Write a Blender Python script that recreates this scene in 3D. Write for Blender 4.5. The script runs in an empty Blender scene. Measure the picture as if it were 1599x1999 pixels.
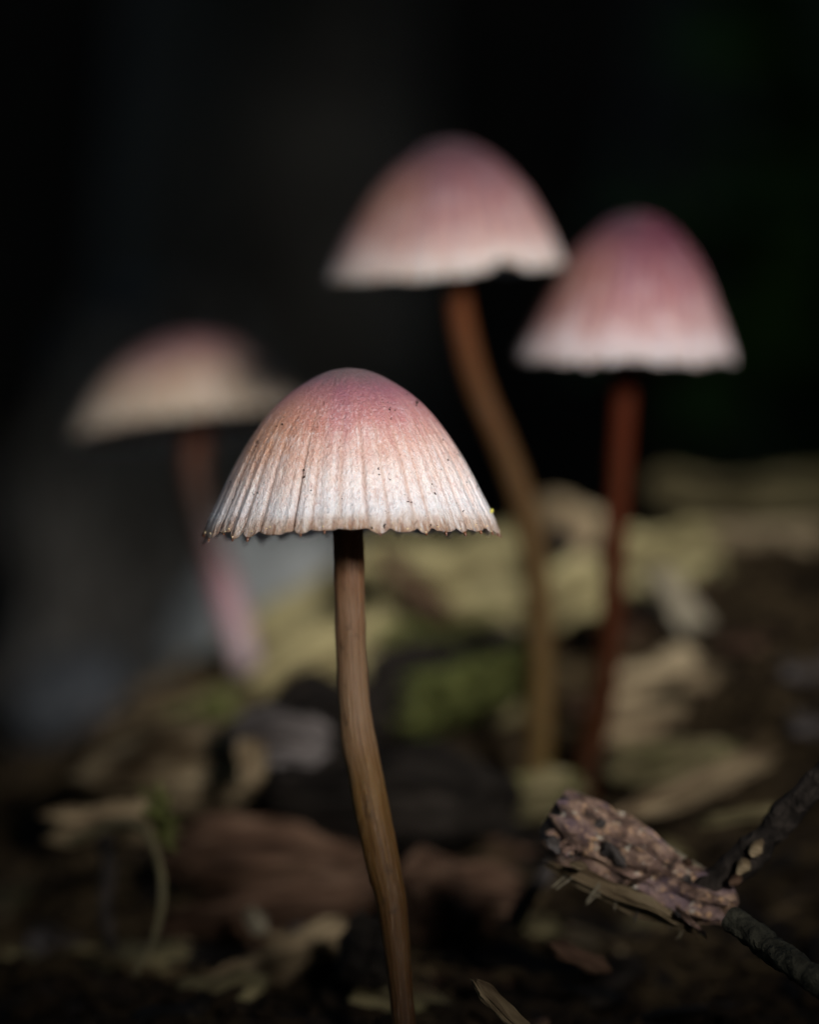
import bpy, math, random
import numpy as np
from mathutils import Vector, Matrix, noise, Euler

# ------------------------------------------------------------------ camera, sky, sun, exposure
MM = 0.001                                   # the place is modelled in millimetres, stored in metres
R = math.radians
scene = bpy.context.scene
col = scene.collection
scene.render.engine = 'CYCLES'
scene.view_settings.view_transform = 'Standard'
scene.view_settings.look = 'None'
scene.view_settings.exposure = 0.85
scene.view_settings.gamma = 1.0
scene.cycles.use_denoising = True
scene.cycles.max_bounces = 6
scene.cycles.sample_clamp_indirect = 4.0

DIST, PXMM = 229.0, 29.0                     # focus distance, picture pixels per mm there
cam_d = bpy.data.cameras.new('camera')
cam = bpy.data.objects.new('camera', cam_d)
col.objects.link(cam)
cam.location = (0, -DIST*MM, 0)
cam.rotation_euler = (R(90), 0, 0)
cam_d.lens = 100
cam_d.sensor_fit = 'HORIZONTAL'
cam_d.sensor_width = 100*(1599/PXMM)/DIST
cam_d.clip_start = 0.005
cam_d.clip_end = 200
cam_d.dof.use_dof = True
cam_d.dof.focus_distance = (DIST-6.5)*MM
cam_d.dof.aperture_fstop = 13.0
scene.camera = cam

SUN_EL, SUN_AZ = 13.5, 162.0                 # behind the camera, a little to its right
world = bpy.data.worlds.new('World')
scene.world = world
world.use_nodes = True
wn = world.node_tree
bg = wn.nodes['Background']
sky = wn.nodes.new('ShaderNodeTexSky')
sky.sky_type = 'NISHITA'
sky.sun_disc = False
sky.sun_elevation = R(SUN_EL)
sky.sun_rotation = R(SUN_AZ)
wn.links.new(sky.outputs[0], bg.inputs[0])
bg.inputs[1].default_value = 0.038
to_sun = Vector((math.sin(R(SUN_AZ))*math.cos(R(SUN_EL)), math.cos(R(SUN_AZ))*math.cos(R(SUN_EL)), math.sin(R(SUN_EL))))
sun_d = bpy.data.lights.new('sun', 'SUN')
sun_d.energy = 5.0
sun_d.angle = R(12.0)
sun_d.color = (1.0, 0.965, 0.94)
sun = bpy.data.objects.new('sun', sun_d)
col.objects.link(sun)
sun.rotation_euler = (-to_sun).to_track_quat('-Z', 'Y').to_euler()
sun.location = to_sun*2

# ------------------------------------------------------------------ helpers
DEEP = 1.55
def deep(y):
    return y*DEEP if y > 0 else y

def P(px, py, y):
    """a point of the place at depth y (mm behind the focus plane), measured off the photograph"""
    y = deep(y)
    s = PXMM*DIST/(DIST+y)
    return Vector(((px-799.5)/s, y, (999.5-py)/s))

def W(px, y):
    return px*(DIST+deep(y))/(PXMM*DIST)

def mesh_np(name, verts, faces, attrs=None, smooth=True):
    me = bpy.data.meshes.new(name)
    v = np.asarray(verts, dtype=float)*MM
    me.from_pydata(v.tolist(), [], faces)
    if smooth:
        me.polygons.foreach_set('use_smooth', [True]*len(me.polygons))
    for k, a in (attrs or {}).items():
        a = np.asarray(a, dtype=np.float32)
        if a.ndim == 2:
            at = me.attributes.new(k, 'FLOAT_VECTOR', 'POINT'); at.data.foreach_set('vector', a.ravel())
        else:
            at = me.attributes.new(k, 'FLOAT', 'POINT'); at.data.foreach_set('value', a)
    me.update()
    return me

def link(name, me, mat=None, parent=None, loc=None, label=None, cat=None, group=None, kind=None):
    o = bpy.data.objects.new(name, me)
    col.objects.link(o)
    if mat is not None and not me.materials:
        me.materials.append(mat)
    if parent is not None:
        o.parent = parent
    if loc is not None:
        o.location = Vector(loc)*MM
    for k, v in (('label', label), ('category', cat), ('group', group), ('kind', kind)):
        if v:
            o[k] = v
    return o

def grid_faces(nr, ns, close=True, flip=False, off=0):
    f = []
    m = ns if close else ns-1
    for i in range(nr-1):
        a, b = off+i*ns, off+(i+1)*ns
        for j in range(m):
            k = (j+1) % ns
            q = (a+j, b+j, b+k, a+k)
            f.append(q[::-1] if flip else q)
    return f

def catmull(pts, n):
    p = np.asarray(pts, float)
    d = np.r_[0, np.cumsum(np.linalg.norm(np.diff(p, axis=0), axis=1)**0.5)]
    ext = np.vstack([2*p[0]-p[1], p, 2*p[-1]-p[-2]])
    dt = np.r_[d[0]-(d[1]-d[0]), d, d[-1]+(d[-1]-d[-2])]
    out = []
    for t in np.linspace(d[0], d[-1], n):
        i = min(max(np.searchsorted(d, t, 'right')-1, 0), len(p)-2)
        t0, t1, t2, t3 = dt[i:i+4]
        p0, p1, p2, p3 = ext[i:i+4]
        A1 = (t1-t)/(t1-t0)*p0+(t-t0)/(t1-t0)*p1
        A2 = (t2-t)/(t2-t1)*p1+(t-t1)/(t2-t1)*p2
        A3 = (t3-t)/(t3-t2)*p2+(t-t2)/(t3-t2)*p3
        B1 = (t2-t)/(t2-t0)*A1+(t-t0)/(t2-t0)*A2
        B2 = (t3-t)/(t3-t1)*A2+(t-t1)/(t3-t1)*A3
        out.append((t2-t)/(t2-t1)*B1+(t-t1)/(t2-t1)*B2)
    return np.array(out)

def smooth(a, b, x):
    t = np.clip((np.asarray(x, float)-a)/(b-a), 0, 1)
    return t*t*(3-2*t)

def nz(x, y, z=0.0):
    return noise.noise(Vector((x, y, z)))

def fbm(x, y, z, o=4):
    return noise.fractal(Vector((x, y, z)), 0.7, 2.1, o)

# ------------------------------------------------------------------ materials
class NT:
    def __init__(self, name):
        self.m = bpy.data.materials.new(name)
        self.m.use_nodes = True
        self.t = self.m.node_tree
        self.b = self.t.nodes['Principled BSDF']
    def n(self, ty, **kw):
        nd = self.t.nodes.new(ty)
        for k, v in kw.items():
            if k.startswith('i_'):
                nd.inputs[int(k[2:])].default_value = v
            elif k.startswith('s_'):
                nd.inputs[k[2:].replace('_', ' ')].default_value = v
            else:
                setattr(nd, k, v)
        return nd
    def l(self, a, b):
        self.t.links.new(a, b)
    def coords(self, sx=1, sy=1, sz=1):
        tc = self.n('ShaderNodeTexCoord')
        mp = self.n('ShaderNodeMapping')
        mp.inputs['Scale'].default_value = (1000*sx, 1000*sy, 1000*sz)
        self.l(tc.outputs['Object'], mp.inputs['Vector'])
        return mp.outputs['Vector']
    def noise(self, vec, scale=1.0, detail=4.0, rough=0.55, dist=0.0):
        nd = self.n('ShaderNodeTexNoise')
        nd.inputs['Scale'].default_value = scale
        nd.inputs['Detail'].default_value = detail
        nd.inputs['Roughness'].default_value = rough
        nd.inputs['Distortion'].default_value = dist
        self.l(vec, nd.inputs['Vector'])
        return nd.outputs['Fac']
    def ramp(self, fac, stops, interp='LINEAR'):
        r = self.n('ShaderNodeValToRGB')
        r.color_ramp.interpolation = interp
        e = r.color_ramp.elements
        while len(e) < len(stops):
            e.new(0.5)
        for i, (p, c) in enumerate(stops):
            e[i].position = p
            e[i].color = (*c, 1) if len(c) == 3 else c
        self.l(fac, r.inputs[0])
        return r.outputs[0]
    def mix(self, fac, a, b, mode='MIX'):
        m = self.n('ShaderNodeMix', data_type='RGBA', blend_type=mode)
        for s, v in ((0, fac), (6, a), (7, b)):
            if isinstance(v, (int, float)):
                m.inputs[s].default_value = v
            elif isinstance(v, tuple):
                m.inputs[s].default_value = (*v, 1)
            else:
                self.l(v, m.inputs[s])
        return m.outputs[2]
    def math(self, op, a, b=0.0, clamp=False):
        m = self.n('ShaderNodeMath', operation=op, use_clamp=clamp)
        for s, v in ((0, a), (1, b)):
            if isinstance(v, (int, float)):
                m.inputs[s].default_value = v
            else:
                self.l(v, m.inputs[s])
        return m.outputs[0]
    def maprange(self, v, a, b, c=0.0, d=1.0):
        m = self.n('ShaderNodeMapRange')
        self.l(v, m.inputs[0])
        for i, x in enumerate((a, b, c, d)):
            m.inputs[i+1].default_value = x
        return m.outputs[0]
    def bump(self, h, dist, strength=1.0, prev=None):
        b = self.n('ShaderNodeBump')
        b.inputs['Distance'].default_value = dist*MM
        b.inputs['Strength'].default_value = strength
        self.l(h, b.inputs['Height'])
        if prev is not None:
            self.l(prev, b.inputs['Normal'])
        return b.outputs[0]

def wood_mat(name, c1, c2, c3, grain=1.0, moss=0.0, rough=0.75, bump=0.5, moss_col=(0.035, 0.042, 0.010)):
    t = NT(name)
    v = t.coords(0.16*grain, 1.1*grain, 1.1*grain)
    g = t.noise(v, 1.0, 6, 0.6, 0.4)
    v2 = t.coords(0.06, 0.34, 0.34)
    s = t.noise(v2, 1.0, 4, 0.6, 0.3)
    base = t.ramp(g, [(0.28, c1), (0.5, c2), (0.72, c3)])
    stain = t.ramp(s, [(0.36, (0.16, 0.13, 0.10)), (0.56, (1, 1, 1))])
    base = t.mix(1.0, base, stain, 'MULTIPLY')
    if moss > 0:
        mv = t.noise(t.coords(0.35, 0.35, 0.35), 1.0, 5, 0.6)
        mf = t.maprange(mv, 0.75-moss*0.5, 0.85-moss*0.5)
        base = t.mix(mf, base, moss_col)
    t.l(base, t.b.inputs['Base Color'])
    t.b.inputs['Roughness'].default_value = rough
    t.b.inputs['Specular IOR Level'].default_value = 0.08
    fine = t.noise(t.coords(0.8, 4, 4), 1.0, 4, 0.6)
    nb = t.bump(g, bump, 1.0)
    t.l(t.bump(fine, 0.05, 0.7, nb), t.b.inputs['Normal'])
    return t.m

def plain_mat(name, c1, c2, scale=0.8, rough=0.8, bump=0.15, spec=0.3):
    t = NT(name)
    f = t.noise(t.coords(), scale, 5, 0.6, 0.2)
    t.l(t.ramp(f, [(0.3, c1), (0.7, c2)]), t.b.inputs['Base Color'])
    t.b.inputs['Roughness'].default_value = rough
    t.b.inputs['Specular IOR Level'].default_value = spec
    if bump:
        t.l(t.bump(f, bump), t.b.inputs['Normal'])
    return t.m

def cap_mat(name, stops, streak=0.5, peach=(0.52, 0.27, 0.16), peach_amt=0.6, fine=1.0, magenta=None, sss=0.6, flank=True, front=False):
    """cap skin; pigment follows the cap's own rings (t) and ribs (direction from its axis)"""
    t = NT(name)
    at = t.n('ShaderNodeAttribute', attribute_name='t').outputs['Fac']
    dr = t.n('ShaderNodeAttribute', attribute_name='dir').outputs['Vector']
    rib = t.n('ShaderNodeAttribute', attribute_name='rib').outputs['Fac']
    sn = t.noise(dr, 9.0, 5, 0.62)                               # radial streaks (t enters weakly)
    sn2 = t.noise(dr, 2.2, 3, 0.5)
    mot = t.noise(t.coords(0.55, 0.55, 0.55), 1.0, 6, 0.65, 0.5)  # mottling
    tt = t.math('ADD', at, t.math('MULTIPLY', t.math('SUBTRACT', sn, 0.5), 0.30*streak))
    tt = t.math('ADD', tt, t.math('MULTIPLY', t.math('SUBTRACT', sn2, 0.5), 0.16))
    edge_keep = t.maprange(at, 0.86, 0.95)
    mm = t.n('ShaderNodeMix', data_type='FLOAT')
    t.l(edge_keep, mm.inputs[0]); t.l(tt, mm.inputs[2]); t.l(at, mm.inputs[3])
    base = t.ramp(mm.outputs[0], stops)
    # warm tan flanks and pale silvery patches
    pw = t.noise(dr, 1.1, 2, 0.5)
    pf = t.maprange(pw, 0.48, 0.62)
    if flank:                                                    # the tan flank of this cap
        sx = t.n('ShaderNodeSeparateXYZ'); t.l(dr, sx.inputs[0])
        pf = t.math('ADD', t.maprange(t.math('ADD', sx.outputs[0], t.math('MULTIPLY', t.math('SUBTRACT', sn2, 0.5), 0.8)), -0.15, -0.75), t.math('MULTIPLY', pf, 0.2), True)
    side = t.math('MULTIPLY', pf, t.math('MULTIPLY', t.maprange(at, 0.2, 0.5), t.maprange(at, 0.95, 0.62)))
    base = t.mix(t.math('MULTIPLY', side, peach_amt), base, peach)
    if magenta:
        mg = t.math('MULTIPLY', t.maprange(sx.outputs[0], -0.1, 0.5), t.maprange(at, 0.6, 0.3))
        base = t.mix(t.math('MULTIPLY', mg, 0.7), base, magenta)
    sil = t.math('MULTIPLY', t.maprange(mot, 0.5, 0.68), t.maprange(at, 0.3, 0.8, 0.0, 0.4 if front else 0.2))
    base = t.mix(sil, base, (0.78, 0.70, 0.72))
    if front:                                                    # fine pale and tan striations
        st = t.noise(dr, 24.0, 3, 0.6)
        sm_ = t.maprange(at, 0.35, 0.75)
        base = t.mix(t.math('MULTIPLY', t.maprange(st, 0.52, 0.66), t.math('MULTIPLY', sm_, 0.40)), base, (0.88, 0.81, 0.75))
        base = t.mix(t.math('MULTIPLY', t.maprange(st, 0.46, 0.34), t.math('MULTIPLY', sm_, 0.22)), base, (0.50, 0.30, 0.20))
    fl = t.noise(t.coords(6.0, 6.0, 1.1), 1.0, 2, 0.6, 0.5)        # silvery fibrils, with the skin's sparkle painted in as pale flecks
    base = t.mix(t.math('MULTIPLY', t.maprange(fl, 0.55, 0.72), t.maprange(at, 0.25, 0.6, 0.06 if front else 0.0, 0.45 if front else 0.12)), base, (0.86, 0.80, 0.85))
    base = t.mix(t.math('MULTIPLY', t.maprange(fl, 0.45, 0.30), 0.4), base, (0.42, 0.21, 0.19))
    tick = t.math('MULTIPLY', t.maprange(t.noise(dr, 26.0, 3, 0.6), 0.45, 0.65), t.math('MULTIPLY', t.maprange(at, 0.93, 0.965), 0.75))
    base = t.mix(tick, base, (0.20, 0.085, 0.04))
    drk = t.math('MULTIPLY', t.maprange(mot, 0.44, 0.28), 0.35)
    base = t.mix(drk, base, (0.34, 0.15, 0.15))
    # rib grooves carry a thin tan line
    gr = t.math('MULTIPLY', t.maprange(rib, 0.30, 0.0), t.maprange(at, 0.3, 0.7, 0.0, 0.55))
    base = t.mix(gr, base, (0.46, 0.27, 0.20))
    t.l(base, t.b.inputs['Base Color'])
    t.b.inputs['Roughness'].default_value = 0.42 if front else 0.6
    t.b.inputs['Specular IOR Level'].default_value = 0.3 if front else 0.15
    t.b.inputs['Subsurface Weight'].default_value = sss
    t.b.inputs['Subsurface Radius'].default_value = (1.0, 0.8, 0.72)
    t.b.inputs['Subsurface Scale'].default_value = 1.1*MM
    # crinkled, slightly glossy skin
    f1 = t.noise(t.coords(3.6, 3.6, 1.0), 1.0, 3, 0.6, 0.7)
    f2 = t.noise(t.coords(6.5, 6.5, 3.5), 1.0, 2, 0.6, 0.6)
    nb = t.bump(sn, 0.10, 0.8)
    nb = t.bump(f1, 0.22*fine, 1.0, nb)
    t.l(t.bump(f2, 0.12*fine, 1.0, nb), t.b.inputs['Normal'])
    return t.m

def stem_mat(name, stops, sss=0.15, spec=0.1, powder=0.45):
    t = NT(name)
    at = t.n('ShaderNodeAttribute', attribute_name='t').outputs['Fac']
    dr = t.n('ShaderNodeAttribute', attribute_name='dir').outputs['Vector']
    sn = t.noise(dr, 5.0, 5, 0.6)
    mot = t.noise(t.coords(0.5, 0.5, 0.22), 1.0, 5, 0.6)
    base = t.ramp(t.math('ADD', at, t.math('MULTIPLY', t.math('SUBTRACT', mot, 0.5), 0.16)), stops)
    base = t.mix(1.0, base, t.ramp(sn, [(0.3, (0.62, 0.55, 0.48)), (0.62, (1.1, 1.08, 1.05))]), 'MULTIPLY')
    fb = t.noise(t.coords(5, 5, 0.5), 1.0, 3, 0.6)
    base = t.mix(t.maprange(fb, 0.55, 0.75, 0, powder), base, (0.42, 0.30, 0.21))
    st = t.noise(t.coords(0.9, 0.9, 0.6), 1.0, 5, 0.65)
    base = t.mix(t.maprange(st, 0.58, 0.72, 0, 0.6), base, (0.03, 0.014, 0.006))
    t.l(base, t.b.inputs['Base Color'])
    t.b.inputs['Roughness'].default_value = 0.55
    t.b.inputs['Specular IOR Level'].default_value = spec
    t.b.inputs['Subsurface Weight'].default_value = sss
    t.b.inputs['Subsurface Radius'].default_value = (1.0, 0.4, 0.2)
    t.b.inputs['Subsurface Scale'].default_value = 0.7*MM
    f1 = t.noise(t.coords(4, 4, 0.8), 1.0, 3, 0.6)
    t.l(t.bump(f1, 0.08, 0.8, t.bump(sn, 0.12, 0.8)), t.b.inputs['Normal'])
    return t.m

M = {}
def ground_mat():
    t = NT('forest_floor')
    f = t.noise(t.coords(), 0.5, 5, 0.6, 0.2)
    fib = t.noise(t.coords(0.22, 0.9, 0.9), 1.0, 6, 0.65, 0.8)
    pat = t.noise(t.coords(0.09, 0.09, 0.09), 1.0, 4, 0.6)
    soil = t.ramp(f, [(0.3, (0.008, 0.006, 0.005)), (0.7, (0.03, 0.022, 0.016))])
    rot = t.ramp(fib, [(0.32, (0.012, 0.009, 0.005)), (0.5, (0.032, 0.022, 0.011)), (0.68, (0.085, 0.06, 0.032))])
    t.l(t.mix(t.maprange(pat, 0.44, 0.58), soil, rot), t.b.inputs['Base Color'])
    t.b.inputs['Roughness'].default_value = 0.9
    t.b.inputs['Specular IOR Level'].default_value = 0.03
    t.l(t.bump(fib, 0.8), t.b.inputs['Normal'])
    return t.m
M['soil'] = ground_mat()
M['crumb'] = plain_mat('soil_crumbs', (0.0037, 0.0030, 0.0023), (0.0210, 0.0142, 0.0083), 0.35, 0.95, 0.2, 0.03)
M['pale_wood'] = wood_mat('pale_rotten_wood', (0.0900, 0.0720, 0.0315), (0.2160, 0.1845, 0.0900), (0.3420, 0.3015, 0.1620), 1.0, 0.2)
M['tan_wood'] = wood_mat('tan_wood', (0.0880, 0.0600, 0.0360), (0.1920, 0.1440, 0.0840), (0.2880, 0.2320, 0.1440))
M['straw_wood'] = wood_mat('straw_wood', (0.1105, 0.0808, 0.0467), (0.2465, 0.1913, 0.1148), (0.3570, 0.2890, 0.1827))
M['olive_wood'] = wood_mat('olive_wood', (0.0480, 0.0416, 0.0192), (0.1280, 0.1080, 0.0544), (0.2000, 0.1680, 0.0920), 1.0, 0.3)
M['red_wood'] = wood_mat('red_brown_wood', (0.0198, 0.0106, 0.0066), (0.0726, 0.0409, 0.0251), (0.1386, 0.0891, 0.0594))
M['grey_wood'] = wood_mat('weathered_grey_wood', (0.0320, 0.0272, 0.0256), (0.0800, 0.0704, 0.0664), (0.1360, 0.1200, 0.1136))
M['stump'] = wood_mat('stump_wood', (0.06, 0.057, 0.05), (0.13, 0.123, 0.11), (0.22, 0.21, 0.195), 0.3)
M['dark_wood_and_shade'] = wood_mat('near_black_wood_and_shade', (0.004, 0.003, 0.0025), (0.010, 0.008, 0.006), (0.026, 0.02, 0.016))  # near-black wood tone; some pieces use it to paint the shade of hollows
M['moss_wood'] = wood_mat('mossy_wood', (0.0153, 0.0170, 0.0051), (0.0340, 0.0382, 0.0102), (0.0638, 0.0723, 0.0213), 1.0, 0.6)
M['splinter'] = wood_mat('pale_splinter', (0.1650, 0.1425, 0.0975), (0.2700, 0.2400, 0.1725), (0.3750, 0.3450, 0.2700))
M['moss'] = plain_mat('moss_green', (0.03, 0.036, 0.008), (0.09, 0.095, 0.022), 0.6, 0.7, 0, 0.25)
M['root'] = plain_mat('rootlet', (0.04, 0.034, 0.015), (0.085, 0.07, 0.032), 0.6, 0.7, 0.1)
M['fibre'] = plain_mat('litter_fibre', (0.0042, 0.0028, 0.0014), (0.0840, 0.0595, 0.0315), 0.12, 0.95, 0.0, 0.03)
M['tooth'] = plain_mat('brown_rim_teeth', (0.06, 0.02, 0.01), (0.20, 0.075, 0.03), 2.0, 0.3, 0, 0.5)
M['bead'] = plain_mat('amber_bead', (0.55, 0.40, 0.20), (0.85, 0.7, 0.45), 2.0, 0.12, 0, 0.6)
M['speck'] = plain_mat('black_speck', (0.006, 0.004, 0.003), (0.03, 0.018, 0.012), 3.0, 0.7, 0)
M['yellow'] = plain_mat('yellow_grain', (0.34, 0.30, 0.04), (0.5, 0.46, 0.10), 3.0, 0.5, 0)
_g = NT('gill_translucent')
_tr = _g.n('ShaderNodeBsdfTranslucent'); _tr.inputs[0].default_value = (0.75, 0.70, 0.62, 1)
_mx = _g.n('ShaderNodeMixShader'); _mx.inputs[0].default_value = 0.5
_g.b.inputs['Base Color'].default_value = (0.72, 0.67, 0.60, 1); _g.b.inputs['Roughness'].default_value = 0.7
_g.l(_g.b.outputs[0], _mx.inputs[1]); _g.l(_tr.outputs[0], _mx.inputs[2]); _g.l(_mx.outputs[0], _g.t.nodes['Material Output'].inputs[0])
M['gill'] = _g.m
M['plant'] = plain_mat('plant_green', (0.018, 0.055, 0.010), (0.035, 0.09, 0.018), 0.05, 0.6, 0, 0.2)
M['leaf'] = plain_mat('dark_green_leaf', (0.02, 0.05, 0.012), (0.04, 0.09, 0.02), 0.05, 0.6, 0, 0.2)
M['dead_leaf'] = plain_mat('dead_leaf', (0.04, 0.028, 0.018), (0.10, 0.07, 0.045), 0.06, 0.8, 0.3)
M['stone'] = plain_mat('grey_stone', (0.14, 0.15, 0.15), (0.26, 0.27, 0.26), 0.12, 0.8, 0.4)
M['dull_stick'] = plain_mat('dull_stick', (0.008, 0.008, 0.006), (0.05, 0.048, 0.034), 0.9, 0.9, 0.8, 0.1)
M['dark_stone'] = plain_mat('dark_stone', (0.012, 0.014, 0.016), (0.025, 0.028, 0.032), 0.12, 0.8, 0.4)
M['twig'] = plain_mat('twig_bark', (0.006, 0.005, 0.004), (0.035, 0.028, 0.023), 0.9, 0.9, 0.8, 0.1)

# ------------------------------------------------------------------ ground
GY = np.array([-400, -120, -60, -10, 0, 12, 20, 32, 40, 50, 60, 75, 88, 110, 150, 400, 650, 900, 1300, 2000, 40000.])
GZ = np.array([-75, -60, -44, -37.5, -36.5, -35.3, -34, -29.5, -24.5, -19.5, -15, -11, -13, -28, -45, -55, -40, 120, 480, 760, 900.])
GZ = GZ*np.where((GY > 0) & (GY < 160), (DIST+GY*DEEP)/(DIST+np.maximum(GY, 0)), 1.0)
GY = np.where((GY > 0) & (GY < 160), GY*DEEP, GY)
def ground_z(x, y):
    z = float(np.interp(y, GY, GZ))
    w = float(smooth(23, 85, y)*(1-smooth(147, 215, y)))
    z += w*(10*float(smooth(11, 34, x))-10*float(smooth(-9, -38, x))) - 4*w*float(smooth(34, 66, x))
    z -= 5*float(smooth(-22, -50, x))*float(1-smooth(230, 330, y))
    z += 1.3*fbm(x*0.12, y*0.12, 1.7, 4)
    if y > 200:
        z += 18*fbm(x*0.006, y*0.006, 4.0, 4)*min(1, (y-200)/300)
    return z

def axis(lo, hi, step, far, k=1.28):
    a = list(np.arange(lo, hi+step*0.5, step))
    s = step
    while a[-1] < far[1]:
        s *= k; a.append(a[-1]+s)
    s = step
    while a[0] > far[0]:
        s *= k; a.insert(0, a[0]-s)
    return np.array(a)

def build_ground():
    xs = axis(-50, 50, 0.9, (-40000, 40000))
    ys = axis(-45, 175, 1.1, (-40000, 40000))
    v = [(x, y, ground_z(x, y)) for y in ys for x in xs]
    me = mesh_np('ground', v, grid_faces(len(ys), len(xs), False, True))
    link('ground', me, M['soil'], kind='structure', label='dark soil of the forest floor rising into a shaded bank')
build_ground()

# ------------------------------------------------------------------ foliage (added, unseen): its gaps are shaped to pool the sunlight
def build_leaf_screen():
    rnd = random.Random(5)
    d = -to_sun
    v_ax = d.cross(Vector((0, 0, 1))).normalized()       # sideways
    u_ax = v_ax.cross(d).normalized()                    # up the plane
    V, F = [], []
    def leaf(c, size):
        n = (to_sun + Vector((rnd.uniform(-.5, .5), rnd.uniform(-.5, .5), rnd.uniform(-.5, .5)))).normalized()
        a = n.orthogonal().normalized()
        a = Matrix.Rotation(rnd.uniform(0, 6.283), 3, n) @ a
        b = n.cross(a)
        o = len(V)
        for (p, q, r) in ((-1, 0, 0), (-.45, .42, .10), (.15, .5, .12), (.6, .3, .06), (1.05, 0, -.1), (.6, -.3, .06), (.15, -.5, .12), (-.45, -.42, .10), (0, 0, -.03)):
            V.append(c+a*(p*size)+b*(q*size*1.15)+n*(r*size))
        for k in range(8):
            F.append((o+k, o+(k+1) % 8, o+8))
    U0, V0, RU, RV = GAP
    small = [(p.dot(u_ax), p.dot(v_ax), r) for p, r in AIMED_GAPS]
    def inside(u, v, m):
        if any((u-a)**2+(v-b)**2 < (r+m)**2 for a, b, r in small):
            return True
        return ((u-U0)/(RU+m))**2+((v-V0)/(RV+m))**2 < 1
    def put(u, v, size, dist):
        if inside(u, v, size*0.9):
            return
        c = to_sun*dist+u_ax*u+v_ax*v
        if c.z < -25 or (c.y > -DIST-10 and abs(c.x) < 0.2*(c.y+DIST)+size*2 and abs(c.z) < 0.25*(c.y+DIST)+size*2):
            return
        leaf(c, size)
    for k in range(2600):                                # small leaves that edge the gap
        put(U0+rnd.uniform(-130, 130), V0+rnd.uniform(-130, 130), rnd.uniform(9, 15), rnd.uniform(262, 290))
    for k in range(2600):
        put(U0+rnd.uniform(-320, 480), V0+rnd.uniform(-420, 420), rnd.uniform(28, 44), rnd.uniform(285, 350))
    for k in range(3600):
        put(U0+rnd.uniform(-300, 1700), V0+rnd.uniform(-1100, 1100), rnd.uniform(60, 95), rnd.uniform(330, 560))
    me = mesh_np('added_leaf_screen', [tuple(p) for p in V], F, smooth=False)
    link('added_leaf_screen', me, M['leaf'], kind='stuff', label='added out-of-view screen of dark green leaves that shapes the sunlight', cat='leaf_screen')
GAP = (20.0, 17.0, 32.0, 36.0)          # light-pool gap shaped into the added leaves: centre and half-widths
AIMED_GAPS = [(P(300, 900, 300), 4.0), (P(540, 1150, 150), 8.0), (Vector((85, 560, 100)), 2.0)]  # extra small gaps added to light the stump, stone and plant
build_leaf_screen()

# ------------------------------------------------------------------ mushrooms
def cap_shape(profile, N, furrow, lobe, seed, shear=(0, 0), wob=0.25, nseg=None, nring=80, notch=None):
    rnd = random.Random(seed)
    prof = catmull(profile, 400)
    arc = np.r_[0, np.cumsum(np.linalg.norm(np.diff(prof, axis=0), axis=1))]
    arc /= arc[-1]
    nseg = nseg or N*16
    b = np.array([k+rnd.uniform(-.36, .36) for k in range(N)])/N
    amp = np.array([rnd.choice((.45, .7, .9, 1.05, 1.25, 1.45))*rnd.uniform(.8, 1.15) for k in range(N)])
    famp = np.array([rnd.uniform(.35, 1.2) for k in range(N)])
    th = np.arange(nseg)/nseg
    idx = (np.searchsorted(b, th, 'right')-1) % N
    lo = b[idx]; hi = b[(idx+1) % N]
    span = (hi-lo) % 1.0
    ph = ((th-lo) % 1.0)/span
    lob = np.sin(np.pi*ph)
    H = prof[-1, 1]
    low = np.array([nz(math.cos(2*math.pi*q)*1.3+seed, math.sin(2*math.pi*q)*1.3, 3.3) for q in th])
    low2 = np.array([nz(math.cos(2*math.pi*q)*3+seed, math.sin(2*math.pi*q)*3, 9.3) for q in th])
    minor = np.array([nz(math.cos(2*math.pi*q)*26+seed, math.sin(2*math.pi*q)*26, 1.1) for q in th])
    ang = 2*np.pi*th
    def surf(tv, inset=0.0):
        r = np.interp(tv, arc, prof[:, 0]); h = np.interp(tv, arc, prof[:, 1])
        e = 1e-3
        dr = np.interp(min(tv+e, 1), arc, prof[:, 0])-np.interp(max(tv-e, 0), arc, prof[:, 0])
        dh = np.interp(min(tv+e, 1), arc, prof[:, 1])-np.interp(max(tv-e, 0), arc, prof[:, 1])
        L = math.hypot(dr, dh) or 1
        tr, tz_ = dr/L, dh/L                 # tangent, (radial, downward)
        nr_, nz_ = tz_, -tr                  # outward normal, downward positive
        s = float(smooth(.28, 1.0, tv))
        groove = -(1-np.abs(lob)**0.55)*furrow*famp[idx]*s
        disp = groove + minor*furrow*0.55*s + low2*wob*0.35*s + low*wob*0.6*float(smooth(0.05, 0.6, tv)) - inset
        ext = (lob**0.75*amp[idx]*lobe + low*wob*0.8)*float(smooth(0.86, 1.0, tv))
        flare = -0.10*float(smooth(0.93, 1.0, tv))*lob
        if notch:
            ext = ext - notch[2]*np.exp(-((((ang-notch[0]+np.pi) % (2*np.pi))-np.pi)/notch[1])**2)*float(smooth(0.75, 1.0, tv))
        rr = r+disp*nr_+ext*tr+flare
        hh = h+disp*nz_+ext*tz_
        q = (H-hh)/H
        return np.stack([rr*np.cos(ang)+shear[0]*q, rr*np.sin(ang)+shear[1]*q, H-hh], 1)
    return surf, th, idx, ph, lob, H, amp, prof, arc

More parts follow.
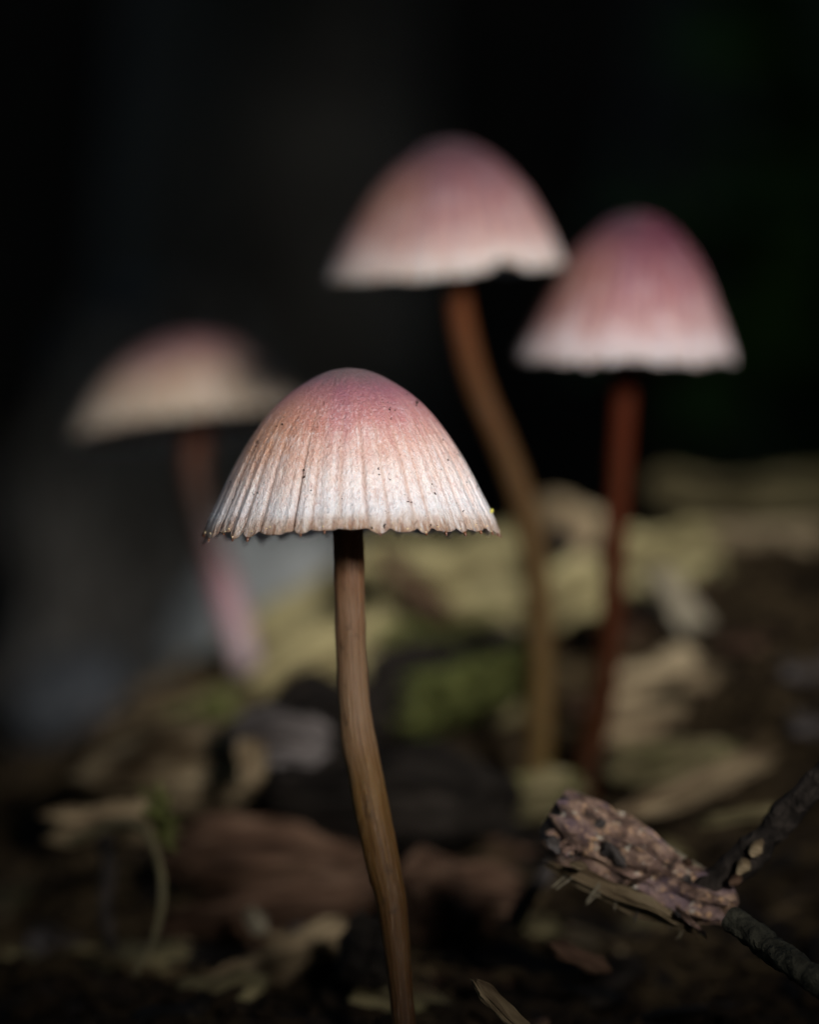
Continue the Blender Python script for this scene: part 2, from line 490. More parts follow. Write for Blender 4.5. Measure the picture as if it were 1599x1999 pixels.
def tube_mesh(name, pts, radii, nseg=20, n=90, wob=0.05, seed=0, close_ends=True, ridges=0.0):
    c = catmull(pts, n)
    rr = np.interp(np.linspace(0, 1, n), np.linspace(0, 1, len(radii)), radii)
    tan = np.gradient(c, axis=0)
    tan /= np.linalg.norm(tan, axis=1)[:, None]
    up = np.array([0, 1.0, 0]) if abs(tan[0][1]) < 0.8 else np.array([1.0, 0, 0])
    V, T, D = [], [], []
    for i in range(n):
        a = np.cross(up, tan[i]); a /= np.linalg.norm(a)
        b = np.cross(tan[i], a); up = b
        for j in range(nseg):
            q = 2*math.pi*j/nseg
            k = 1+wob*fbm(math.cos(q)*1.1+seed, math.sin(q)*1.1, i*0.09, 3)+ridges*nz(math.cos(q)*4+seed, math.sin(q)*4, i*0.012)
            V.append(c[i]+(a*math.cos(q)+b*math.sin(q))*rr[i]*k)
            T.append(i/(n-1)); D.append((math.cos(q), math.sin(q), i/(n-1)*0.9))
    F = grid_faces(n, nseg, True, True)
    if close_ends:
        F.append(tuple(range(nseg))); F.append(tuple(reversed(range((n-1)*nseg, n*nseg))))
    return mesh_np(name, V, F, {'t': T, 'dir': np.array(D)})

def ball_pieces(items, seg=6):
    """small rounded grains / cones: (centre, axis vector, radius, length) -> verts, faces"""
    V, F = [], []
    for (c, ax, r, ln) in items:
        c = np.array(c, float); ax = Vector(ax).normalized()
        a = ax.orthogonal().normalized(); b = ax.cross(a)
        o = len(V)
        rows = ((-1.0, .35), (-.55, .85), (0, 1.0), (.55, .8), (1.0, .3))
        for (k, w) in rows:
            for j in range(seg):
                q = 2*math.pi*j/seg
                V.append(c+np.array(ax*(k*ln)+(a*math.cos(q)+b*math.sin(q))*(r*w)))
        F += grid_faces(5, seg, True, True, o)
        F.append(tuple(o+j for j in range(seg))); F.append(tuple(o+4*seg+j for j in reversed(range(seg))))
    return V, F

def mushroom(label, base, rim_c, profile, tilt, N, furrow, lobe, seed, stem_pts, stem_r, capm, stemm,
             shear=(0, 0), teeth=False, specks=0, wob=0.25, notch=None, name='mushroom', hi=True, stem_top=0.0, thick=0.28):
    root = link(name, None, loc=base, label=label, cat='mushroom', group='mushrooms')
    base = Vector(base)
    surf, th, idx, ph, lob, H, amp, prof, arc = cap_shape(profile, N, furrow, lobe, seed, shear, wob, N*(16 if hi else 8), notch=notch)
    ns = len(th)
    tv = np.r_[np.linspace(0.004, 0.85, 60 if hi else 30), np.linspace(0.86, 1.0, 22 if hi else 10)]
    V = [surf(t) for t in tv]
    ti = np.linspace(0.985, 0.05, 24)
    for k, t in enumerate(ti):
        V.append(surf(t, 0.07+(thick-0.07)*float(smooth(1.0, 0.8, t))))
    nr = len(V)
    Va = np.vstack(V)
    T = np.repeat(np.r_[tv, ti], ns)
    rib = np.tile(np.abs(np.minimum(ph, 1-ph)*2), nr)
    D = np.stack([np.tile(np.cos(2*np.pi*th), nr), np.tile(np.sin(2*np.pi*th), nr), T*0.35], 1)
    F = grid_faces(nr, ns)
    F.append(tuple(range(ns)))
    me = mesh_np('cap', Va, F, {'t': T, 'rib': rib, 'dir': D})
    cap = link('cap', me, capm, root, Vector(rim_c)-base)
    cap.rotation_euler = Euler((R(tilt[0]), R(tilt[1]), R(tilt[2])))
    # gills: thin plates from the stem to the rim
    GV, GF = [], []
    ng = N
    for g in range(ng):
        a0 = 2*math.pi*(g+0.5)/ng
        js = int((g+0.5)/ng*ns) % ns
        tg = np.linspace(0.16, 0.965, 9)
        o = len(GV)
        for k, t in enumerate(tg):
            p = surf(t, thick+0.02)[js]
            rad = math.hypot(p[0], p[1])
            depth = 1.9*math.sin(math.pi*min(1, max(0.12, (1-t)*1.25)))**0.7*(0.18 if t > 0.95 else 1)
            side = np.array([-math.sin(a0), math.cos(a0), 0])*0.05
            low = np.array([p[0]*0.985, p[1]*0.985, max(p[2]-depth, 0.45*(1-t)+0.25)])
            GV += [p+side, p-side, low-side*0.4, low+side*0.4]
        GF += grid_faces(9, 4, True, False, o)
    gm = mesh_np('gills', GV, GF, smooth=False)
    link('gills', gm, M['gill'], cap)
    # stem
    sp = [Vector(p)-base for p in stem_pts]
    sm = tube_mesh('stem', [tuple(p) for p in sp], stem_r, 40 if hi else 24, 160 if hi else 80, 0.05, seed, ridges=0.018)
    link('stem', sm, stemm, root)
    rnd = random.Random(seed+9)
    if teeth:
        items = []; beads = []
        for k in range(N):
            cand = np.where(idx == k)[0]
            j = cand[len(cand)//2]
            p = surf(1.0)[j]; p0 = surf(0.97)[j]
            ax = Vector(p-p0).normalized()+Vector((0, 0, -0.5))
            if rnd.random() < 0.72:
                ln = rnd.uniform(0.05, 0.19)
                items.append((p+np.array(ax.normalized())*ln*0.5, ax, rnd.uniform(0.05, 0.11), ln))
            for q in range(2):
                if rnd.random() < 0.5:
                    jj = cand[min(len(cand)-1, int(rnd.uniform(.1, .9)*len(cand)))]
                    beads.append((surf(rnd.uniform(0.965, 0.995))[jj]*1.002, (rnd.random(), rnd.random(), 1), rnd.uniform(.035, .07), rnd.uniform(.03, .07)))
        v, f = ball_pieces(items); link('margin_tooth_fringe', mesh_np('margin_tooth_fringe', v, f), M['tooth'], cap, kind='stuff')
        v, f = ball_pieces(beads); link('amber_droplets', mesh_np('amber_droplets', v, f), M['bead'], cap, kind='stuff')
    if specks:
        items = []
        seeds = [(min(0.985, 0.12+0.88*rnd.random()**0.55), rnd.random()) for k in range(specks//3)]
        for (t0, a0) in seeds:
            for q in range(rnd.choice((1, 1, 1, 2, 3, 6))):
                t = min(0.985, max(0.05, t0+rnd.gauss(0, .02)))
                p = surf(t)[int(((a0+rnd.gauss(0, .006)) % 1.0)*ns) % ns]
                s = rnd.choice((.018, .024, .028, .034, .042, .065))
                items.append((p, (rnd.uniform(-1, 1), rnd.uniform(-1, 1), rnd.uniform(-1, 1)), s, s*rnd.uniform(.7, 2.6)))
        v, f = ball_pieces(items, 5); link('dirt_specks', mesh_np('dirt_specks', v, f), M['speck'], cap, kind='stuff')
    return root, cap, surf, th

def SC(y):
    return PXMM*DIST/(DIST+deep(y))

def px_prof(rows, s):
    return [(r/s, h/s) for r, h in rows]

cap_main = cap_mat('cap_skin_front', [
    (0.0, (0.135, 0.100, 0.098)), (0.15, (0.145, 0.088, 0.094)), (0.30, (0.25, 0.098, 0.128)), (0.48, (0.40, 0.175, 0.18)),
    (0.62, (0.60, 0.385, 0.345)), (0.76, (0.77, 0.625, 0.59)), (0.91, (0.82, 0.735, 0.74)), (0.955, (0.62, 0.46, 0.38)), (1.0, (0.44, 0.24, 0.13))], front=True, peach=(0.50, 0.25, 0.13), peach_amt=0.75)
stem_main = stem_mat('stem_skin_front', [(0.0, (0.10, 0.042, 0.016)), (0.2, (0.115, 0.058, 0.028)), (0.38, (0.165, 0.105, 0.060)),
    (0.50, (0.155, 0.092, 0.045)), (0.57, (0.125, 0.068, 0.020)), (0.75, (0.085, 0.042, 0.011)), (1.0, (0.04, 0.017, 0.006))], powder=0.14, spec=0.2, sss=0.3)
prof1 = px_prof([(0, 0), (34, 5), (63, 16), (90, 31), (117, 49), (142, 70), (163, 92), (192, 131), (217, 171), (239, 212), (258, 252), (277, 290), (290, 316)], 29.0)
stem1 = [P(681, 890, 0), P(680, 1040, 0), P(680, 1069, 0), P(682, 1160, 0), P(685, 1265, 0), P(691, 1365, 0), P(699, 1440, 0), P(715, 1520, 0),
         P(731, 1607, -0.4), P(749, 1690, -0.8), P(763, 1754, -1), P(780, 1901, -1.4), P(796, 2080, -1.6)]
sr1 = [1.04, 1.04, 1.05, 1.05, 1.03, 1.07, 1.22, 1.17, 1.22, 1.08, 0.95, 0.80, 0.85]
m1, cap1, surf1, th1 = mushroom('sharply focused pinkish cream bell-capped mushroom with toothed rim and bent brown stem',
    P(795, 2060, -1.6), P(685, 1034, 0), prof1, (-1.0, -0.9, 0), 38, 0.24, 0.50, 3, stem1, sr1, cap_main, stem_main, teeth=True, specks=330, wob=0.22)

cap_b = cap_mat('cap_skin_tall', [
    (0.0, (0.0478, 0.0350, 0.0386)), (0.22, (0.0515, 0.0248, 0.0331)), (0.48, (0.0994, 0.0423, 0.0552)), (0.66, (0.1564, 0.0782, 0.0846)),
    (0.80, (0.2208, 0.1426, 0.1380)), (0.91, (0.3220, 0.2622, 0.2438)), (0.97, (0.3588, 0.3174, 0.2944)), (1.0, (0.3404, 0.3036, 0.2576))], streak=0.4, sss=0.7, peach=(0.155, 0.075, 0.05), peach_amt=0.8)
stem_b = stem_mat('stem_skin_tall', [(0.0, (0.0680, 0.0144, 0.0024)), (0.14, (0.0520, 0.0144, 0.0032)), (0.35, (0.0368, 0.0168, 0.0056)), (0.6, (0.0384, 0.0224, 0.0072)), (1.0, (0.0496, 0.0304, 0.0080))], powder=0.10, spec=0.05)
Y2 = 42
prof2 = px_prof([(0, 0), (36, 5), (68, 23), (102, 48), (132, 79), (155, 107), (174, 137), (205, 193), (226, 240), (238, 264)], 25.3*SC(Y2)/24.5)
stem2 = [P(884, 450, Y2), P(888, 535, Y2), P(903, 640, Y2), P(935, 760, Y2), P(985, 880, Y2), P(1022, 985, Y2), P(1045, 1110, Y2), P(1055, 1250, Y2), P(1055, 1380, Y2-1), P(1046, 1620, Y2-2)]
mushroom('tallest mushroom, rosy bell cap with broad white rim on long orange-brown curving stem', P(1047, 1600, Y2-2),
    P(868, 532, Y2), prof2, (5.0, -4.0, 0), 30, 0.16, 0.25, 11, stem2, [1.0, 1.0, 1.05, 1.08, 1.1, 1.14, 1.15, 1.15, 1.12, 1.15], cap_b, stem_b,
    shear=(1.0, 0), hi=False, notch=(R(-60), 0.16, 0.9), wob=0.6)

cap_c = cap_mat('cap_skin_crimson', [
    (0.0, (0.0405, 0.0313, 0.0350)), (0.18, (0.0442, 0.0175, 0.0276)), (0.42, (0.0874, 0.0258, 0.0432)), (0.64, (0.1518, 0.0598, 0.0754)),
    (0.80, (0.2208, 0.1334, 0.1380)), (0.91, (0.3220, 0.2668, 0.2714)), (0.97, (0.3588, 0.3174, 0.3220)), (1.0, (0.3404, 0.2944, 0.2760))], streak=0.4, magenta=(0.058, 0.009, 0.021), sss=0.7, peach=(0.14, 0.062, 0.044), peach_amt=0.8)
stem_c = stem_mat('stem_skin_crimson', [(0.0, (0.0368, 0.0056, 0.0016)), (0.3, (0.0320, 0.0064, 0.0016)), (0.7, (0.0224, 0.0064, 0.0016)), (1.0, (0.0192, 0.0072, 0.0024))], powder=0.0, spec=0.04)
Y3 = 40
prof3 = px_prof([(0, 0), (32, 5), (62, 20), (90, 45), (115, 74), (135, 103), (162, 158), (187, 214), (208, 262), (219, 288)], 25.3*SC(Y3)/24.7)
stem3 = [P(1222, 620, Y3), P(1221, 700, Y3), P(1216, 800, Y3), P(1208, 940, Y3), P(1199, 1080, Y3), P(1193, 1230, Y3), P(1175, 1370, Y3), P(1150, 1480, Y3), P(1128, 1650, Y3-1)]
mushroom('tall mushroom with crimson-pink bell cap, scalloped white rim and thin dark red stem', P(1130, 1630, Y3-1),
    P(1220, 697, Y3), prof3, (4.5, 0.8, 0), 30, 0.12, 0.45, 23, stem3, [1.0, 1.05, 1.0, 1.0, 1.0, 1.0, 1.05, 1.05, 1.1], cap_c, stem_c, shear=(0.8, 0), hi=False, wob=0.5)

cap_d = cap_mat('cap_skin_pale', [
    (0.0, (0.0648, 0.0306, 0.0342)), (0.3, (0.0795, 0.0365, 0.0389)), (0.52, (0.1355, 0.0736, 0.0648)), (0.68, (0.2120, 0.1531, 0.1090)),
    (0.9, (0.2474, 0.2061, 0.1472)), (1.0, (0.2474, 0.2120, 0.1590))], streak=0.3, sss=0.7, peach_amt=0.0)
stem_d = stem_mat('stem_skin_pink', [(0.0, (0.0720, 0.0200, 0.0080)), (0.2, (0.0320, 0.0128, 0.0072)), (0.38, (0.0096, 0.0056, 0.0040)), (0.52, (0.05, 0.030, 0.031)), (0.66, (0.1760, 0.1080, 0.1240)), (0.82, (0.1920, 0.1520, 0.1640)), (1.0, (0.1600, 0.1440, 0.1400))], powder=0.05)  # dark upper stops paint the cap's shadow into the stem colour
Y4 = 67
prof4 = px_prof([(0, 0), (45, 5), (85, 19), (125, 44), (160, 76), (190, 114), (214, 153), (228, 178)], 0.96*SC(Y4))
stem4 = [P(384, 790, Y4), P(384, 850, Y4), P(378, 910, Y4), P(390, 990, Y4), P(418, 1080, Y4), P(440, 1150, Y4), P(460, 1220, Y4), P(478, 1290, Y4), P(490, 1370, Y4)]
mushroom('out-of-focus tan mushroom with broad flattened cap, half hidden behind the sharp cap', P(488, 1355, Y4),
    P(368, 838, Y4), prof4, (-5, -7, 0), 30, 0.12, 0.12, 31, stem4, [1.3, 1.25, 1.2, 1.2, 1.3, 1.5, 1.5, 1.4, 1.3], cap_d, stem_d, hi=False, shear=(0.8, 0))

# ------------------------------------------------------------------ wood pieces
def slab_mesh(L, w, t, seed, taper=(0.5, 0.5), bend=0.0, rough=0.30, nx=34, nc=18, splinter=0.18, sq=4.5, sharp=32):
    """an irregular piece of split wood: long axis X, width Y, thickness Z"""
    V = []
    rs = random.Random(seed)
    cor = [1+rough*rs.uniform(-.55, .5) for j in range(nc)]
    jag = [rs.uniform(-1, 1) for j in range(2*nc)]
    for i in range(nx):
        s = i/(nx-1)
        k = 1.0
        if s < 0.22: k = taper[0]+(1-taper[0])*math.sin(s/0.22*math.pi/2)
        if s > 0.78: k = taper[1]+(1-taper[1])*math.sin((1-s)/0.22*math.pi/2)
        ww = w*0.5*k*(1+0.5*rough*nz(s*3.1, seed*3.7, 0.5)*2)
        tt = t*0.5*(0.55+0.45*k)*(1+rough*nz(s*2.7, seed*1.9, 7.5)*2)
        cy = w*0.16*nz(s*2.2, seed*5.1, 2.5)
        cz = bend*math.sin(math.pi*s)+t*0.18*nz(s*3.3, seed*2.3, 4.5)
        for j in range(nc):
            q = 2*math.pi*j/nc
            c, sn = math.cos(q), math.sin(q)
            e = 2/sq
            y = math.copysign(abs(c)**e, c)*ww; z = math.copysign(abs(sn)**e, sn)*tt
            g = cor[j]*(1+rough*0.7*nz(c*2.4+seed, sn*2.4, s*1.6)+rough*0.5*nz(c*6+seed, sn*6, s*5))
            x = (s-0.5)*L
            endw = max(0, 1-min(s, 1-s)/0.16)
            x += (1 if s > .5 else -1)*endw*splinter*L*(0.7*nz(c*2.9+seed*2, sn*2.9, 8.8 if s > .5 else 1.8)+0.32*jag[j+(nc if s > .5 else 0)])
            V.append((x, cy+y*g, cz+z*g))
    F = grid_faces(nx, nc, True, True)
    F.append(tuple(range(nc))); F.append(tuple(reversed(range((nx-1)*nc, nx*nc))))
    me = mesh_np('wood_piece', V, F)
    me.set_sharp_from_angle(angle=R(sharp))
    return me

def slab(name, label, cat, p0, p1, w, t, mat, seed, face=50, group=None, parent=None, **kw):
    """lay a piece from p0 to p1; face = how many degrees its broad side is tipped from level towards the viewer"""
    p0, p1 = Vector(p0), Vector(p1)
    x = (p1-p0).normalized()
    n = Vector((0, -math.sin(R(face)), math.cos(R(face))))
    n = (n-x*n.dot(x)).normalized()
    y = n.cross(x)
    me = slab_mesh((p1-p0).length, w, t, seed, **kw)
    me.name = name
    o = link(name, me, M[mat] if isinstance(mat, str) else mat, parent, label=label, cat=cat, group=group)
    m = Matrix((x, y, n)).transposed().to_4x4()
    m.translation = (p0+p1)/2*MM
    o.matrix_world = m
    return o

def px_slab(name, label, cat, a, b, depth, thick_px, t, mat, seed, depth2=None, **kw):
    d2 = depth if depth2 is None else depth2
    return slab(name, label, cat, P(a[0], a[1], depth), P(b[0], b[1], d2), W(thick_px, (depth+d2)/2), t, mat, seed, **kw)

# pale split log behind the front stem
px_slab('split_wood', 'large pale yellow slab of split wood between the front stem and the pink stem', 'wood', (405, 1352), (800, 1150), 74, 215, 4.0, 'pale_wood', 1, 66, face=52, taper=(.45, .8))
px_slab('split_wood', 'pale yellow slab of split wood above green moss, left of the orange-brown stem', 'wood', (715, 1170), (1060, 1120), 62, 190, 5.0, 'pale_wood', 2, 66, face=55, taper=(.7, .7))
px_slab('wood_strip', 'narrow dark strip of bark lying across the pale split wood', 'bark', (742, 1085), (880, 1215), 56, 34, 1.4, 'red_wood', 5, face=55)
px_slab('wood_piece', 'flat tan wood piece between the two tall stems', 'wood', (1035, 1190), (1200, 1130), 62, 130, 4, 'pale_wood', 4, face=60)
px_slab('wood_piece', 'knobbly tan wood end with dark hollow beside the orange-brown stem', 'wood', (1040, 1010), (1150, 1070), 70, 120, 5, 'tan_wood', 6, face=55)
px_slab('hole_shade_piece', 'small dark piece standing in for the shade of a hole between the two tall stems', 'wood', (1065, 1050), (1115, 1075), 58, 52, 3, 'dark_wood_and_shade', 7, face=60)  # dark solid painting the shade inside a hole
px_slab('split_wood', 'straw-coloured fibrous slab of wood just left of the front stem', 'wood', (520, 1345), (830, 1215), 58, 130, 2.2, 'pale_wood', 61, 60, face=48, taper=(.4, .7))
px_slab('split_wood', 'flat straw-coloured slab of wood under the bright chunk by the dark red stem', 'wood', (1190, 1185), (1500, 1150), 62, 120, 2.0, 'pale_wood', 62, 66, face=45, taper=(.5, .6))
px_slab('split_wood', 'thin tan slat of wood lying under the pinkish tan chip', 'wood', (1150, 1425), (1480, 1390), 44, 70, 1.6, 'tan_wood', 63, 48, face=45, taper=(.4, .4))
# right-hand pile
px_slab('fallen_branch', 'olive brown branch lying level at the top of the wood pile', 'branch', (1265, 968), (1680, 962), 84, 78, 5.0, 'olive_wood', 8, face=45, splinter=.04, sq=2.1)
px_slab('wood_chunk', 'bright straw-coloured wood chunk just right of the dark red stem', 'wood', (1205, 1120), (1400, 1070), 68, 110, 4.5, 'pale_wood', 9, face=55)
px_slab('wood_plank', 'grey-tan plank below the olive branch', 'wood', (1330, 1075), (1640, 1085), 72, 120, 3.0, 'straw_wood', 10, face=50)
px_slab('wood_sliver', 'pale leaning sliver of wood below the straw-coloured chunk', 'wood', (1275, 1110), (1385, 1262), 56, 52, 1.8, 'splinter', 12, face=60, taper=(.5, .25))
px_slab('wood_piece', 'dull brown wood piece under the leaning pale sliver', 'wood', (1180, 1235), (1420, 1215), 60, 120, 4, 'red_wood', 13, face=50)
px_slab('wood_piece', 'dark brown wood piece at the outer end of the grey-tan plank', 'wood', (1390, 1215), (1640, 1250), 60, 150, 5, 'olive_wood', 15, face=45)
px_slab('wood_chip', 'broad pinkish tan wood chip at the foot of the dark red stem', 'wood', (1190, 1350), (1400, 1338), 50, 125, 2.5, 'straw_wood', 16, face=55)
px_slab('wood_strip', 'long greenish grey wood strip sloping up beside the pinkish tan chip', 'wood', (1290, 1440), (1650, 1330), 46, 95, 3.0, 'grey_wood', 17, 54, face=45)
px_slab('wood_piece', 'dull olive wood piece under the greenish grey strip', 'wood', (1190, 1490), (1440, 1480), 38, 60, 3, 'olive_wood', 18, face=45)
px_slab('wood_splinter', 'long straw-coloured splinter slanting up behind the rough bark chunk', 'wood', (1195, 1598), (1500, 1480), 24, 46, 1.8, 'tan_wood', 19, 30, face=50, taper=(.25, .5))
px_slab('wood_splinter', 'short thin greenish splinter behind the dark twig', 'wood', (1365, 1606), (1540, 1578), 18, 20, 0.9, 'olive_wood', 20, face=50, taper=(.2, .2))
# moss-grown wood in the middle
px_slab('mossy_wood', 'green moss-grown wood strip under the pale split wood', 'wood', (770, 1412), (1040, 1300), 46, 105, 4.0, 'moss_wood', 21, 50, face=50, taper=(.4, .8))
px_slab('wood_piece', 'dark olive wood lump at the foot of the orange-brown stem', 'wood', (890, 1575), (1130, 1545), 34, 70, 3.0, 'olive_wood', 22, face=45)
px_slab('wood_piece', 'near-black wood piece in the hollow behind the front stem', 'wood', (540, 1560), (1010, 1580), 30, 130, 7, 'dark_wood_and_shade', 23, face=35)
px_slab('wood_piece', 'dark piece standing in for the shade under the large pale slab', 'wood', (520, 1440), (800, 1370), 44, 100, 6, 'dark_wood_and_shade', 24, face=40)  # dark colour put in for the shade below the overhanging slab
px_slab('wood_piece', 'dark piece standing in for the shade of the hollow between the pale split wood and the green mossy strip', 'wood', (715, 1335), (1010, 1265), 51, 85, 4, 'dark_wood_and_shade', 41, 54, face=50)  # dark piece added as the hollow's shade
# left-hand pile
px_slab('wood_chunk', 'tan crumbling wood chunk with mossy upper edge at the left of the pile', 'wood', (170, 1545), (545, 1470), 38, 150, 6, 'tan_wood', 25, 36, face=50, taper=(.3, .8))
px_slab('mossy_strip', 'yellow-green mossy strip along the upper left edge of the pile', 'wood', (190, 1500), (470, 1358), 46, 50, 3, 'olive_wood', 26, 54, face=50, taper=(.2, .6))
px_slab('bark_flap', 'pale grey-lilac flap of bark with torn hanging edge', 'bark', (455, 1440), (640, 1450), 30, 90, 1.8, 'grey_wood', 27, face=55, bend=0.8)
px_slab('bark_shred', 'short pale shred of bark hanging from the grey-lilac flap', 'bark', (490, 1440), (488, 1535), 28, 50, 1.2, 'tan_wood', 28, face=70)
px_slab('wood_piece', 'pale wood piece at the far left of the pile', 'wood', (100, 1612), (330, 1598), 26, 52, 3, 'tan_wood', 29, face=50)
px_slab('wood_chip', 'peaked reddish brown wood chip left of the front stem', 'wood', (325, 1660), (725, 1668), 30, 110, 4, 'red_wood', 30, face=52, taper=(.25, .15), bend=1.0)
px_slab('wood_plank', 'long reddish brown plank passing behind the front stem', 'wood', (340, 1790), (790, 1738), 24, 74, 3, 'red_wood', 31, 27, face=55, taper=(.3, .9))
px_slab('wood_chip', 'small pale nub of wood on the long reddish plank', 'wood', (490, 1770), (512, 1822), 20, 34, 1.0, 'splinter', 32, face=65)
px_slab('wood_chip', 'tan wood chip under the long reddish plank', 'wood', (415, 1935), (690, 1815), 16, 66, 2.6, 'tan_wood', 33, 20, face=55, taper=(.3, .7))
px_slab('wood_piece', 'dark reddish wood piece just right of the front stem', 'wood', (790, 1770), (1010, 1750), 22, 150, 4, 'red_wood', 34, 26, face=50, taper=(.8, .4))
px_slab('wood_piece', 'near-black wood lump touching the front stem', 'wood', (665, 1850), (765, 1880), 12, 110, 3.5, 'dark_wood_and_shade', 35, face=50)
px_slab('wood_splinter', 'pale splinter sticking out of the litter right of the front stem base', 'wood', (930, 1915), (1040, 2030), -7, 30, 0.7, 'tan_wood', 36, face=60, taper=(.3, .5))
px_slab('wood_flake', 'small purplish flake under the rough bark chunk', 'bark', (1075, 1840), (1190, 1892), 6, 34, 0.8, 'red_wood', 37, face=50, taper=(.3, .3))
px_slab('wood_piece', 'bluish grey sliver standing between front stem and rough bark chunk', 'wood', (1000, 1800), (1070, 1690), 16, 34, 1.2, 'grey_wood', 39, face=55)

def scatter_chips():
    rnd = random.Random(19)
    kinds = []
    for k, m in enumerate(('tan_wood', 'red_wood', 'olive_wood', 'dark_wood_and_shade', 'tan_wood', 'grey_wood', 'dark_wood_and_shade', 'pale_wood')):
        me = slab_mesh(6.0, 2.6, 0.9, 200+k, nx=12, nc=8, taper=(.35, .4), rough=.4)
        me.name = 'wood_chip'; me.materials.append(M[m]); kinds.append(me)
    n = 0
    while n < 130:
        x, y = rnd.uniform(-36, 42), rnd.uniform(-6, 136)
        if abs(x) > 0.125*(DIST+y) or (y < 8 and -7 < x < 5):
            continue
        k = rnd.randrange(8) if y > 35 else rnd.choice((1, 2, 3, 3, 6))  # near chips take dark kinds only, painting the foreground's shade into their colour
        look = ('tan', 'reddish brown', 'olive', 'blackened', 'tan', 'grey', 'blackened', 'pale yellow')[k]
        zone = ('in the litter in front of the two tall stems' if y < 60 else 'in the pile behind the two tall stems') if x > 0 else ('in the litter left of the front stem' if y < 60 else 'around the foot of the flattened tan mushroom')
        o = link('wood_chip', kinds[k], label='small %s wood chip %s' % (look, zone), cat='wood', group='scattered wood chips, %s, %s' % (look, zone))
        s = rnd.uniform(0.5, 1.25)*(0.8 if y < 15 else 1.15)
        o.scale = (s*rnd.uniform(.8, 1.5), s, s)
        o.rotation_euler = (rnd.gauss(0.35, .3), rnd.gauss(0, .25), rnd.gauss(0, .7))
        o.location = Vector((x, y, ground_z(x, y)+0.5*s))*MM
        n += 1
scatter_chips()

# ------------------------------------------------------------------ rough bark chunk and dark twig on the right
def bark_chunk():
    t = NT('rough_bark')
    n1 = t.noise(t.coords(0.7, 0.9, 0.9), 1.0, 6, 0.65, 0.6)
    n2 = t.noise(t.coords(1.3, 1.6, 1.6), 1.0, 4, 0.6, 0.4)
    vo = t.n('ShaderNodeTexVoronoi'); vo.inputs['Scale'].default_value = 0.9
    t.l(t.coords(0.7, 1.1, 1.1), vo.inputs['Vector'])
    base = t.ramp(n1, [(0.33, (0.012, 0.009, 0.008)), (0.43, (0.09, 0.05, 0.034)), (0.52, (0.20, 0.125, 0.095)), (0.62, (0.36, 0.24, 0.16))])
    pur = t.maprange(t.noise(t.coords(0.4, 0.4, 0.4), 1.0, 3, 0.5), 0.52, 0.66, 0, 0.6)
    base = t.mix(pur, base, (0.13, 0.09, 0.125))
    base = t.mix(t.maprange(n2, 0.56, 0.66, 0, 0.9), base, (0.58, 0.36, 0.20))
    base = t.mix(t.maprange(t.noise(t.coords(1.1, 1.1, 1.1), 1.3, 3, 0.6), 0.62, 0.70, 0, 0.9), base, (0.62, 0.58, 0.47))
    t.l(base, t.b.inputs['Base Color'])
    t.b.inputs['Roughness'].default_value = 0.6
    t.b.inputs['Specular IOR Level'].default_value = 0.35
    nb = t.bump(n1, 0.7)
    nb = t.bump(n2, 0.4, 1.0, nb)
    t.l(t.bump(vo.outputs['Distance'], 0.4, 0.7, nb), t.b.inputs['Normal'])
    base_p = P(1230, 1790, 3)
    root = link('bark_chunk', None, loc=base_p, label='rough purple-brown bark chunk with pale edge, lying beside dark twig', cat='bark')
    def part(name, *a, **k):
        o = px_slab(name, None, None, *a, **k)
        mw = o.matrix_world.copy()
        o.parent = root
        o.matrix_parent_inverse = Matrix.Translation(-root.location)
        o.matrix_world = mw
        mw2 = mw.copy(); mw2.translation -= root.location
        o.matrix_parent_inverse = Matrix.Identity(4)
        o.matrix_basis = mw2
        return o
    part('bark_body', (1088, 1602), (1420, 1775), 4, 118, 3.6, t.m, 51, 2, face=58, rough=.5, nx=70, nc=30, splinter=.1, taper=(.7, .35), sharp=80, sq=2.6)
    part('pale_edge', (1105, 1545), (1395, 1722), 4.5, 16, 1.0, 'splinter', 52, 3, face=50, taper=(.3, .6), splinter=.05, rough=.5)
    part('torn_edge', (1080, 1690), (1350, 1808), 2.5, 26, 1.2, 'tan_wood', 53, 1, face=60, taper=(.2, .3), rough=.6)
    rnd = random.Random(77)
    for k in range(14):
        s = rnd.random(); w = rnd.uniform(-.46, .46)
        cx = 1095+s*300-w*50; cy = 1606+s*165+w*110
        a = rnd.uniform(-.4, 1.2); ln = rnd.choice((8, 12, 18, 30, 42))
        dd = 2.2-1.0*s+w*-2.2
        part('bark_scale', (cx-ln*math.cos(a), cy-ln*math.sin(a)), (cx+ln*math.cos(a), cy+ln*math.sin(a)), dd, rnd.uniform(8, 26), rnd.uniform(.35, .8),
             rnd.choice([t.m, t.m, 'tan_wood', 'red_wood', 'grey_wood']), 60+k, face=rnd.uniform(40, 75), nx=10, nc=8, rough=.6, taper=(.3, .3), sharp=80, sq=2.4)
    for k in range(16):
        s = rnd.random()
        cx = 1090+s*300; cy = 1700+s*110+rnd.uniform(-12, 10)
        part('fibre', (cx, cy), (cx+rnd.uniform(-34, 20), cy+rnd.uniform(8, 40)), 1.5, rnd.uniform(1.5, 3.5), 0.08, rnd.choice(['splinter', 'grey_wood', 'root']), 120+k, face=60, nx=10, nc=6, rough=.6)
bark_chunk()

